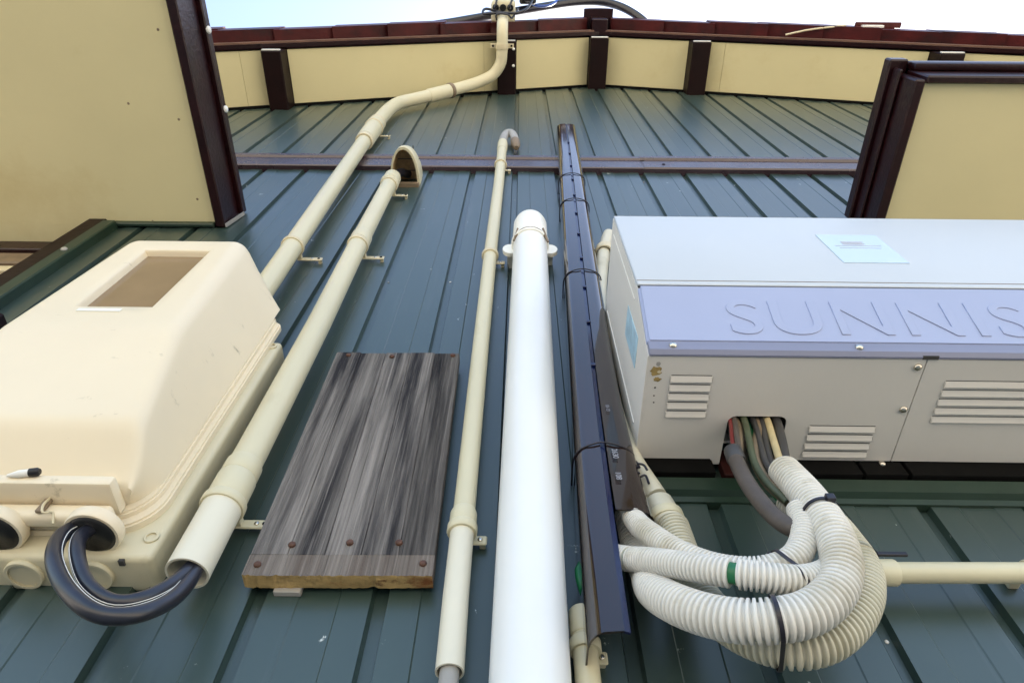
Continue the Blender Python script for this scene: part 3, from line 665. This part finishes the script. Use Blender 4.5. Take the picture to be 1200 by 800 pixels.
# lip along the lower edge of the cover, and the cable entry below it
lp = box('lower_lip', CX-.158, CX+.152, -.124, -.0715, 2.134, 2.1515, 'meter_plastic', t, .005, 2)
en = box('entry_panel', CX-.15, CX+.150, -.094, -.0713, 2.108, 2.1335, 'meter_plastic', t, .008, 3)
for gx in (-.640, -.520):
    bm = bmesh.new(); add_ring(bm, (gx, -.0755, 2.105), (0, 0, 1), .031, .016, .003, 32); gl = link('gland_collar', bm_done(bm), 'meter_plastic', t)
    bm = bmesh.new()
    add_tube(bm, [Vector((gx, -.0755, 2.109)), Vector((gx, -.0755, 2.098)), Vector((gx, -.0755, 2.094)), Vector((gx, -.0755, 2.097)), Vector((gx, -.0755, 2.106))], lambda i: (.030, .0295, .025, .016, .012)[i], 28)
    link('rubber_grommet', bm_done(bm), 'black_rubber', gl)
bm = bmesh.new(); add_tube(bm, [Vector((-.636, -.127, 2.144)), Vector((-.622, -.128, 2.146)), Vector((-.608, -.129, 2.148))], lambda i: (.0016, .0050, .0047)[i], 16)
sc = link('seal_sleeve', bm_done(bm), 'stripe_white', t)
tube('seal_cap', [(-.609, -.129, 2.148), (-.600, -.1295, 2.149), (-.597, -.1297, 2.1495)], lambda i: (.0054, .0054, .0036)[i], 'black_rubber', sc, 16)
tube('seal_wire', [(-.585, -.10, 2.134), (-.583, -.103, 2.118), (-.578, -.10, 2.108), (-.572, -.095, 2.115), (-.566, -.088, 2.102)], .0016, 'conduit_band', t, 8, step=.004)
box('latch', -.592, -.582, -.0995, -.0945, 2.112, 2.134, 'wire_tan', t, .001)
for gx in (-.790, -.700, -.611, -.523):
    bm = bmesh.new(); add_ring(bm, (gx, -.022, 2.081), (0, 0, 1), .0205, .007, .003, 32)
    add_tube(bm, [Vector((gx, -.022, 2.084)), Vector((gx, -.022, 2.0805))], .0195, 32); link('knockout', bm_done(bm), 'base_plastic', bs)
bm = bmesh.new(); add_ring(bm, (-.462, -.051, 2.118), (0, 1, 0), .0075, .003, .002, 20); bs_h = link('screw_recess', bm_done(bm), 'base_plastic', bs)
bm = bmesh.new(); add_ring(bm, (-.462, -.051, 2.598), (0, 1, 0), .0075, .003, .002, 20); link('screw_recess', bm_done(bm), 'base_plastic', bs)
box('drain_notch', -.487, -.480, -.0485, -.040, 2.0805, 2.0845, 'seam_dark', bs, 0)

# black cables looping out of the meter box
lA = [(-.511, -.0755, 2.120), (-.517, -.082, 2.104), (-.519, -.090, 2.080), (-.500, -.097, 2.044), (-.465, -.099, 2.003), (-.428, -.095, 1.984), (-.403, -.085, 1.998), (-.391, -.067, 2.036), (-.389, -.050, 2.085), (-.390, -.047, 2.13)]
lB = [(-.529, -.0755, 2.120), (-.537, -.084, 2.102), (-.538, -.095, 2.075), (-.515, -.108, 2.030), (-.472, -.113, 1.984), (-.427, -.109, 1.958), (-.394, -.096, 1.968), (-.379, -.072, 2.010), (-.385, -.051, 2.07), (-.404, -.043, 2.13)]
for pts, lab, off in ((lA, 'upper of the two black cables looping from meter box into conduit', (.004, -.0102, -.0035)), (lB, 'lower thicker black cable looping from meter box into conduit', (-.0075, -.0090, .0030))):
    t = thing('power_cable', lab, 'cable', pts[0], 'black cables looping below the meter box')
    r = .0084 if pts is lA else .0092
    tube('sheath', pts, r, 'cable_black', t, 20, step=.006)
    P = catmull(pts, .006); F = frames(P)
    for a in ((1.15, 1.45) if pts is lA else (-.9,)):
        n = len(P); seg = P[int(n*.10):int(n*.93)]
        sp = [P[i]+(F[i][1]*math.cos(a)+F[i][2]*math.sin(a))*(r-.0002) for i in range(int(n*.05), int(n*.95))]
        bm = bmesh.new(); add_tube(bm, sp, .0006, 6); link('white_stripe', bm_done(bm), 'stripe_white', t)

# ------------------------------------------------------------------ inverter
t = thing('inverter', 'large pale grey wall inverter with a lavender fascia above the white hoses', 'inverter', (.59, 0, 2.32))
IX0, IX1 = .184, 1.02
bm = bmesh.new()
side = [(-.022, 2.32), (-.206, 2.32), (-.2095, 2.336), (-.2475, 2.456), (-.2475, 2.768), (-.022, 2.768)]
add_prism(bm, side, 'x', IX0, IX0+.004); add_prism(bm, side, 'x', IX1-.004, IX1)
add_box(bm, IX0+.004, IX1-.004, -.2473, -.022, 2.764, 2.768); add_box(bm, IX0+.004, IX1-.004, -.2473, -.243, 2.456, 2.764)
add_box(bm, IX0+.004, IX1-.004, -.026, -.022, 2.36, 2.764)
Zb = 2.3201
add_box(bm, IX0+.0042, .3145, -.2055, -.0225, Zb, Zb+.0022); add_box(bm, .3145, .402, -.2055, -.104, Zb, Zb+.0022); add_box(bm, .402, .5755, -.2055, -.0225, Zb, Zb+.0022)
# rounded corners of the cable opening
for cx_, sx in ((.3145, 1), (.402, -1)):
    r = .012; pr = [(cx_, -.104)]+[(cx_+sx*(r-r*math.sin(a)), -.104+r-r*math.cos(a)) for a in [math.pi/2*i/5 for i in range(6)]]
    add_prism(bm, pr, 'z', Zb, Zb+.0022)
add_box(bm, .300, .3145, -.0224, -.012, Zb, Zb+.002)
cs = link('casing', bm_done(bm), 'inverter_body', t)
bp = box('bottom_panel', .5768, IX1-.0042, -.2055, -.0225, Zb-.0004, Zb+.0018, 'inverter_body', t, .0004)
bm = bmesh.new(); add_box(bm, IX0+.001, IX1, -.2525, -.2478, 2.4585, 2.771, .004, 3); fc = link('front_cover', bm_done(bm), 'inverter_front', t); shade_auto(fc.data)
bm = bmesh.new(); add_box(bm, IX0+.001, IX1, -.2477, -.02, 2.7685, 2.7715, .001); link('top_plate', bm_done(bm), 'inverter_front', t)
box('cover_fold', IX0+.002, IX1-.001, -.2532, -.2526, 2.4715, 2.4725, 'wire_tan', fc, 0)
box('shadow_gap', IX0+.002, IX1-.001, -.2505, -.2478, 2.4545, 2.458, 'seam_dark', t, 0)
fb = bmesh.new()
add_prism(fb, [(-.2075, 2.3420), (-.2200, 2.3420), (-.2215, 2.3480), (-.2535, 2.449), (-.2515, 2.454), (-.2470, 2.4545), (-.2085, 2.334)], 'x', IX0+.001, IX1)
bmesh.ops.bevel(fb, geom=[e for e in fb.edges if abs(e.verts[0].co.x-e.verts[1].co.x) < .001 and max(e.verts[0].co.y, e.verts[1].co.y) < -.2100 and e.verts[0].co.x < .3], offset=.004, segments=3, affect='EDGES')
lb_ = bmesh.new(); add_prism(lb_, [(-.2072, 2.3185), (-.2100, 2.3185), (-.2160, 2.3230), (-.2185, 2.3415), (-.2072, 2.3415)], 'x', IX0+.002, IX1)
lip_ = link('fascia_lip', bm_done(lb_), 'lip_grey', t)
fa = link('fascia', bm_done(fb), 'fascia_lavender', t); shade_auto(fa.data, 30)
# raised lettering on the sloping fascia
A = Vector((0, -.2220, 2.3480)); Bv = Vector((0, -.2535, 2.449)); upv = (Bv-A).normalized(); nrm = Vector((1, 0, 0)).cross(upv)
me = text_mesh('SUNNIS', .105, .0007, 1.12, .0006); o = link('raised_lettering', me, 'fascia_lavender', fa)
bb = [v.co for v in me.vertices]; wtxt = max(v.x for v in bb)-min(v.x for v in bb)
S = Matrix.Diagonal((.436/wtxt, .93, 1, 1))
Rm = Matrix(((1, upv.x, nrm.x, 0), (0, upv.y, nrm.y, 0), (0, upv.z, nrm.z, 0), (0, 0, 0, 1)))
o.matrix_world = Matrix.Translation(A+upv*.008+Vector((.306, 0, 0))) @ Rm @ S
def fascia_pt(x, d): p = A+upv*d; return (x, p.y, p.z)
st = box('info_sticker', .541, .650, -.2536, -.2527, 2.549, 2.676, 'sticker_blue', t, 0)
bm = bmesh.new()
for k in range(4): add_box(bm, .572, .612-.004*(k % 2), -.2541, -.2537, 2.640-.004*k, 2.642-.004*k)
add_box(bm, .556, .636, -.2541, -.2537, 2.622, 2.624); add_box(bm, .560, .632, -.2541, -.2537, 2.612, 2.6135)
link('sticker_print', bm_done(bm), 'sticker_pink', st)
box('side_sticker', IX0-.0008, IX0, -.19, -.135, 2.40, 2.51, 'sticker_side', t, 0)
for (y0, z0, y1, z1) in ((-.225, 2.74, -.225, 2.46), (-.06, 2.74, -.06, 2.36)):
    box('side_seam', IX0-.0010, IX0, y0-.0012, y0+.0012, z1, z0, 'stripe_white', cs, 0)
def louvres(x0, x1, ya, yb, n, parent):
    for i in range(n):
        y = ya+(yb-ya)*i/(n-1)
        bm = bmesh.new(); L = x1-x0
        pr = [(y-.0040, Zb-.0006), (y+.0050, Zb-.0034), (y+.0062, Zb-.0030), (y+.0066, Zb-.0004), (y-.0040, Zb-.0004)]
        add_prism(bm, pr, 'x', x0, x1)
        bmesh.ops.bevel(bm, geom=[e for e in bm.edges if abs(e.verts[0].co.x-e.verts[1].co.x) < 1e-5], offset=.0012, segments=2, affect='EDGES')
        lo = link('louvre', bm_done(bm), 'inverter_body', parent)
        box('lip_shade_strip', x0+.001, x1-.001, y-.0052, y-.0041, Zb-.0008, Zb-.0003, 'seam_dark', parent, 0)  # dark strip painted in for the shadow under each louvre lip
louvres(.220, .280, -.170, -.108, 5, cs); louvres(.437, .536, -.084, -.036, 4, cs); louvres(.612, .86, -.166, -.104, 5, bp)
for c, n in (((.220, -.2172, 2.3310), (0, -1, -.1)), ((.482, -.2172, 2.3310), (0, -1, -.1)), ((.76, -.2172, 2.3310), (0, -1, -.1)), ((.566, -.193, Zb), (0, 0, -1)), ((.567, -.120, Zb), (0, 0, -1))):
    screw('screw', c, n, 'steel', t, .0058, .0045)
box('foot_tab', .568, .590, -.212, -.2062, 2.318, 2.3206, 'seam_dark', t, 0)
# rust marks near the front left corner
for (x, y, rx, ry, mm) in ((.1985, -.181, .008, .0085, 'rust_stain'), (.2005, -.193, .0035, .004, 'grey_pvc'), (.2015, -.167, .006, .004, 'rust_stain'), (.203, -.180, .0028, .003, 'conduit_band'), (.200, -.153, .0014, .0016, 'seam_dark'), (.200, -.139, .0016, .0012, 'seam_dark'), (.201, -.127, .0014, .0014, 'seam_dark')):
    bm = bmesh.new(); n = 18
    ri = [bm.verts.new((x+rx*math.cos(a)*(1+random.uniform(-.3, .2)), y+ry*math.sin(a)*(1+random.uniform(-.3, .2)), Zb-.0003-(.0003 if mm == 'conduit_band' else 0))) for a in [2*math.pi*i/n for i in range(n)]]
    cc = bm.verts.new((x, y, Zb-.0006))
    for i in range(n): bm.faces.new((ri[i], cc, ri[(i+1) % n]))
    link('rust_mark', bm_done(bm), mm, t)
# mounting rail behind
box('mounting_rail', .19, .302, -.0205, .008, 2.291, 2.345, 'bracket_black', t, .001); box('mounting_rail', .408, .523, -.0205, .008, 2.291, 2.345, 'bracket_black', t, .001)
box('mounting_rail', .527, .591, -.0215, .008, 2.2905, 2.3195, 'bracket_black', t, .001); box('mounting_rail', .597, 1.0, -.0205, .008, 2.291, 2.345, 'bracket_black', t, .001)
box('rail_web', .19, 1.0, .0085, .018, 2.31, 2.5, 'bracket_black', t, .0)
box('red_bracket', .316, .352, -.016, .008, 2.2915, 2.35, 'rust_red', t, .001)
screw('screw', (.560, -.0225, 2.313), (0, -1, 0), 'steel', t, .005, .004)
box('inner_bar', .33, .392, -.08, -.074, 2.36, 2.372, 'grey_pvc', t, .001); box('inner_plate', .325, .395, -.06, -.056, 2.33, 2.40, 'grey_pvc', t, .001)

# ------------------------------------------------------------------ corrugated hoses
BIG, SML = .0208, .0150
b1 = [(.345, -.122, 2.178), (.346, -.142, 2.108), (.342, -.158, 2.040), (.331, -.165, 1.988), (.308, -.167, 1.950), (.276, -.167, 1.926), (.238, -.163, 1.919), (.203, -.150, 1.930), (.172, -.126, 1.962), (.155, -.088, 2.014), (.160, -.050, 2.072), (.160, -.026, 2.13), (.158, -.024, 2.20)]
b2 = [(.384, -.082, 2.150), (.394, -.092, 2.088), (.385, -.106, 2.025), (.353, -.117, 1.970), (.308, -.119, 1.933), (.264, -.113, 1.928), (.228, -.094, 1.962), (.212, -.070, 2.020), (.211, -.048, 2.090), (.210, -.038, 2.165)]
s1 = [(.329, -.140, 2.088), (.318, -.148, 2.044), (.292, -.150, 2.006), (.256, -.145, 1.994), (.220, -.130, 2.010), (.189, -.113, 2.043), (.167, -.090, 2.092), (.154, -.066, 2.143), (.152, -.058, 2.185), (.150, -.056, 2.24)]
s2 = [(.352, -.080, 2.165), (.366, -.098, 2.105), (.360, -.122, 2.046), (.326, -.146, 1.994), (.284, -.164, 1.966), (.240, -.168, 1.966), (.197, -.152, 1.988), (.158, -.110, 2.036), (.136, -.074, 2.072), (.116, -.056, 2.096), (.105, -.050, 2.125), (.104, -.050, 2.17)]
tag(corrugated('corrugated_hose', b1, BIG, .0062, 'corrugated'), 'thick white corrugated hose looping in front from inverter to duct', 'hose', 'white corrugated hoses below the inverter')
tag(corrugated('corrugated_hose', b2, BIG, .0062, 'corrugated_old'), 'thick yellowed corrugated hose looping nearest the wall', 'hose', 'white corrugated hoses below the inverter')
tag(corrugated('corrugated_hose', s1, SML, .0050, 'corrugated', seg=22, depth=.0034), 'thin corrugated hose with open end swallowing the grey cable', 'hose', 'white corrugated hoses below the inverter')
t = thing('corrugated_hose', 'thin corrugated hose split open to show its green core', 'hose', s2[-1], 'white corrugated hoses below the inverter')
corrugated('hose_sleeve', s2, SML, .0050, 'corrugated', t, 22, .0034, 0, .535); corrugated('hose_sleeve', s2, SML, .0050, 'corrugated', t, 22, .0034, .545, .80); corrugated('hose_sleeve', s2, SML, .0050, 'corrugated', t, 22, .0034, .806, 1)
tube('green_core', s2, .0108, 'wire_green', t, 14, step=.008)
# short rigid pipe coming down behind the inverter into the yellowed hose
t = thing('rear_conduit', 'white conduit running behind the inverter down to the yellowed hose', 'conduit', (.2, -.03, 2.15))
tube('pipe', [(.246, -.03, 3.25), (.232, -.03, 3.19), (.204, -.03, 3.03), (.176, -.03, 2.80), (.163, -.03, 2.50), (.172, -.031, 2.33), (.198, -.034, 2.22)], .0160, 'corrugated_old', t, 24, step=.02)
bm = bmesh.new(); add_ring(bm, (.222, -.03, 3.13), (.16, 0, .95), .0215, .03, .003); link('coupling_rim', bm_done(bm), 'conduit_band', t)
tube('coupling', [(.1985, -.034, 2.212), (.199, -.034, 2.208), (.206, -.036, 2.168), (.2065, -.037, 2.163)], lambda i: (.018, .0205, .0215, .0205)[i], 'corrugated_old', t, 28)
saddle(t, (.2035, -.035, 2.178), (.1, 0, -1), .0212, 1, .014, 'conduit_cream', 1, dz=-.02)
# horizontal conduit at right
t = thing('horizontal_conduit', 'cream conduit running sideways along the wall at the right edge', 'conduit', (.46, -.04, 2.087))
tube('pipe', [(.45, -.04, 2.0865), (1.6, -.04, 2.105)], .0128, 'conduit_cream', t, 24)
tube('coupling', [(.425, -.04, 2.0862), (.427, -.04, 2.0862), (.466, -.04, 2.0868), (.468, -.04, 2.0868)], lambda i: (.015, .0162, .0162, .015)[i], 'conduit_cream', t, 24)
bm = bmesh.new(); add_ring(bm, (.634, -.04, 2.0895), (1, 0, 0), .0128, .012, .003); add_box(bm, .627, .641, -.016, .0, 2.098, 2.125, .002)
link('saddle', bm_done(bm), 'conduit_band', t)
# stub of conduit behind the duct, low
t = thing('lower_conduit', 'short cream conduit end low behind the brown duct', 'conduit', (.08, -.03, 1.9))
tube('pipe', [(.079, -.03, 1.6), (.079, -.03, 2.02)], .0140, 'conduit_cream', t, 24)
tube('coupling', [(.079, -.03, 1.998), (.079, -.03, 2.000), (.079, -.03, 2.030), (.079, -.03, 2.032)], lambda i: (.0145, .0158, .0158, .0145)[i], 'conduit_cream', t, 24)
saddle(t, (.079, -.03, 1.985), (0, 0, 1), .0148, 1, .012, 'conduit_cream', 1)
wire('short bright green wire peeking out left of the duct', [(.084, -.030, 2.055), (.0795, -.034, 2.075), (.081, -.034, 2.095), (.1, -.03, 2.115)], .005, 'wire_green', seg=10)

# ------------------------------------------------------------------ wires out of the inverter
t = thing('sheathed_cable', 'thick dirty grey cable with stripped red and tan ends', 'cable', (.32, -.09, 2.32))
gc = [(.296, -.108, 2.232), (.293, -.114, 2.185), (.294, -.122, 2.135), (.301, -.132, 2.085), (.312, -.142, 2.056), (.325, -.144, 2.062), (.331, -.140, 2.085)]
tube('sheath', gc, .0105, 'wire_grey', t, 18, step=.006)
bm = bmesh.new(); add_ring(bm, (.2955, -.110, 2.222), (0, -.1, 1), .0105, .022, .002); link('tape_wrap', bm_done(bm), 'wire_dark', t)
tube('red_core', [(.322, -.092, 2.345), (.317, -.096, 2.310), (.306, -.102, 2.265), (.299, -.108, 2.225)], .0038, 'wire_red', t, 12, step=.006)
tube('grey_core', [(.327, -.094, 2.345), (.3225, -.099, 2.312), (.312, -.106, 2.268), (.303, -.112, 2.228)], .0040, 'wire_grey', t, 12, step=.006)
tube('tan_core', [(.331, -.088, 2.345), (.328, -.092, 2.31), (.317, -.099, 2.268), (.304, -.106, 2.228)], .0055, 'wire_tan', t, 12, step=.006)
wire('cream wire entering the top of the thick white hose', [(.376, -.094, 2.345), (.372, -.097, 2.312), (.362, -.104, 2.26), (.351, -.114, 2.205), (.346, -.125, 2.165)], .0052, 'wire_cream')
wire('black cable right of the cream wire entering the thick white hose', [(.390, -.092, 2.345), (.386, -.095, 2.312), (.374, -.102, 2.26), (.358, -.112, 2.20), (.349, -.124, 2.16)], .0068, 'wire_dark')
wire('flat brown cable bowing left in the middle of the wiring', [(.362, -.088, 2.345), (.356, -.092, 2.305), (.338, -.098, 2.26), (.324, -.104, 2.215), (.322, -.112, 2.165), (.334, -.118, 2.125), (.352, -.11, 2.10)], .0072, 'wire_tan')
wire('dark grey cable slanting down across the green wires', [(.368, -.090, 2.345), (.362, -.094, 2.30), (.348, -.101, 2.245), (.338, -.110, 2.19), (.340, -.120, 2.14), (.350, -.122, 2.11), (.360, -.112, 2.09)], .0060, 'wire_dark')
wire('pale green wire at the top of the cable opening', [(.348, -.084, 2.345), (.345, -.087, 2.31), (.348, -.09, 2.27), (.352, -.088, 2.23)], .0048, 'wire_green')
wire('bright green wire curling into the split thin hose', [(.358, -.082, 2.27), (.352, -.090, 2.235), (.352, -.092, 2.20), (.352, -.088, 2.165), (.355, -.082, 2.14)], .0058, 'wire_green')
wire('green wire behind the flat brown cable', [(.350, -.07, 2.29), (.338, -.080, 2.24), (.336, -.086, 2.20), (.344, -.084, 2.165), (.352, -.08, 2.15)], .0062, 'wire_green')
wire('thin black wire crossing in front of the flat brown cable', [(.355, -.093, 2.345), (.350, -.098, 2.30), (.340, -.106, 2.25), (.331, -.114, 2.20), (.334, -.122, 2.15), (.345, -.124, 2.115)], .0042, 'wire_dark')
wire('dull olive wire beside the red core', [(.340, -.096, 2.345), (.336, -.100, 2.305), (.326, -.106, 2.255), (.317, -.112, 2.205), (.318, -.118, 2.16), (.330, -.122, 2.12)], .0048, 'wire_olive')
wire('thin dark cable hidden at the back of the opening', [(.336, -.07, 2.345), (.333, -.072, 2.30), (.322, -.080, 2.25), (.312, -.09, 2.21)], .0058, 'wire_grey')

# ------------------------------------------------------------------ cable ties
def hull_tie(label, cs_, rs, axis, head_dir, w=.0042):
    a = Vector(axis).normalized(); e1 = a.cross(Vector((0, 0, 1)) if abs(a.z) < .8 else Vector((1, 0, 0))).normalized(); e2 = a.cross(e1)
    pts = []
    for k in range(48):
        n = e1*math.cos(2*math.pi*k/48)+e2*math.sin(2*math.pi*k/48)
        i = max(range(len(cs_)), key=lambda j: Vector(cs_[j]).dot(n)+rs[j]); p = Vector(cs_[i])
        m0 = sum((Vector(c) for c in cs_), Vector())/len(cs_)
        p = p-a*(p-m0).dot(a); pts.append(p+n*(rs[i]+.0008))
    bm = bmesh.new(); n = len(pts); rows = []
    for i in range(n):
        nn = (pts[i]-m0); nn = (nn-a*nn.dot(a)).normalized()
        rows.append([bm.verts.new(pts[i]+a*s*w*.5+nn*h) for s, h in ((-1, 0), (1, 0), (1, .0014), (-1, .0014))])
    for i in range(n):
        A_, B_ = rows[i], rows[(i+1) % n]
        for k in range(4): bm.faces.new((A_[k], A_[(k+1) % 4], B_[(k+1) % 4], B_[k]))
    hd = max(pts, key=lambda p: (p-m0).dot(Vector(head_dir)))
    add_box(bm, hd.x-.005, hd.x+.005, hd.y-.005, hd.y+.004, hd.z-.004, hd.z+.005, .001)
    bmesh.ops.recalc_face_normals(bm, faces=bm.faces[:])
    return tag(link('cable_tie', bm_done(bm), 'tie_black'), label, 'cable tie', 'black cable ties on the hoses')
def near(path, target):
    P = catmull(path, .004); i = min(range(len(P)), key=lambda k: (P[k]-Vector(target)).length); i = min(max(i, 2), len(P)-3)
    return P[i], (P[i+2]-P[i-2]).normalized()
p, d = near(b1, (.3485, -.150, 2.070)); p2, d2 = near(b2, tuple(p))
hull_tie('black cable tie high on the thick white hose near the inverter', [p, p2], [BIG, BIG], d, (.2, -.6, .8))
p, d = near(b1, (.240, -.163, 1.917)); p2, d2 = near(b2, tuple(p))
hull_tie('black cable tie binding both thick hoses at the bottom of the loop', [p, p2], [BIG, BIG], d, (0, 0, 1))
p, d = near(s1, (.270, -.147, 1.997)); p2, d2 = near(s2, tuple(p))
hull_tie('black cable tie binding the two thin hoses together', [p, p2], [SML, SML], d, (-.2, .3, 1))
bm = bmesh.new(); add_box(bm, .447, .487, -.055, -.051, 2.1015, 2.1075, .001)
tag(link('tie_tail', bm_done(bm), 'tie_black'), 'loose black strap end lying on the horizontal conduit', 'strap')
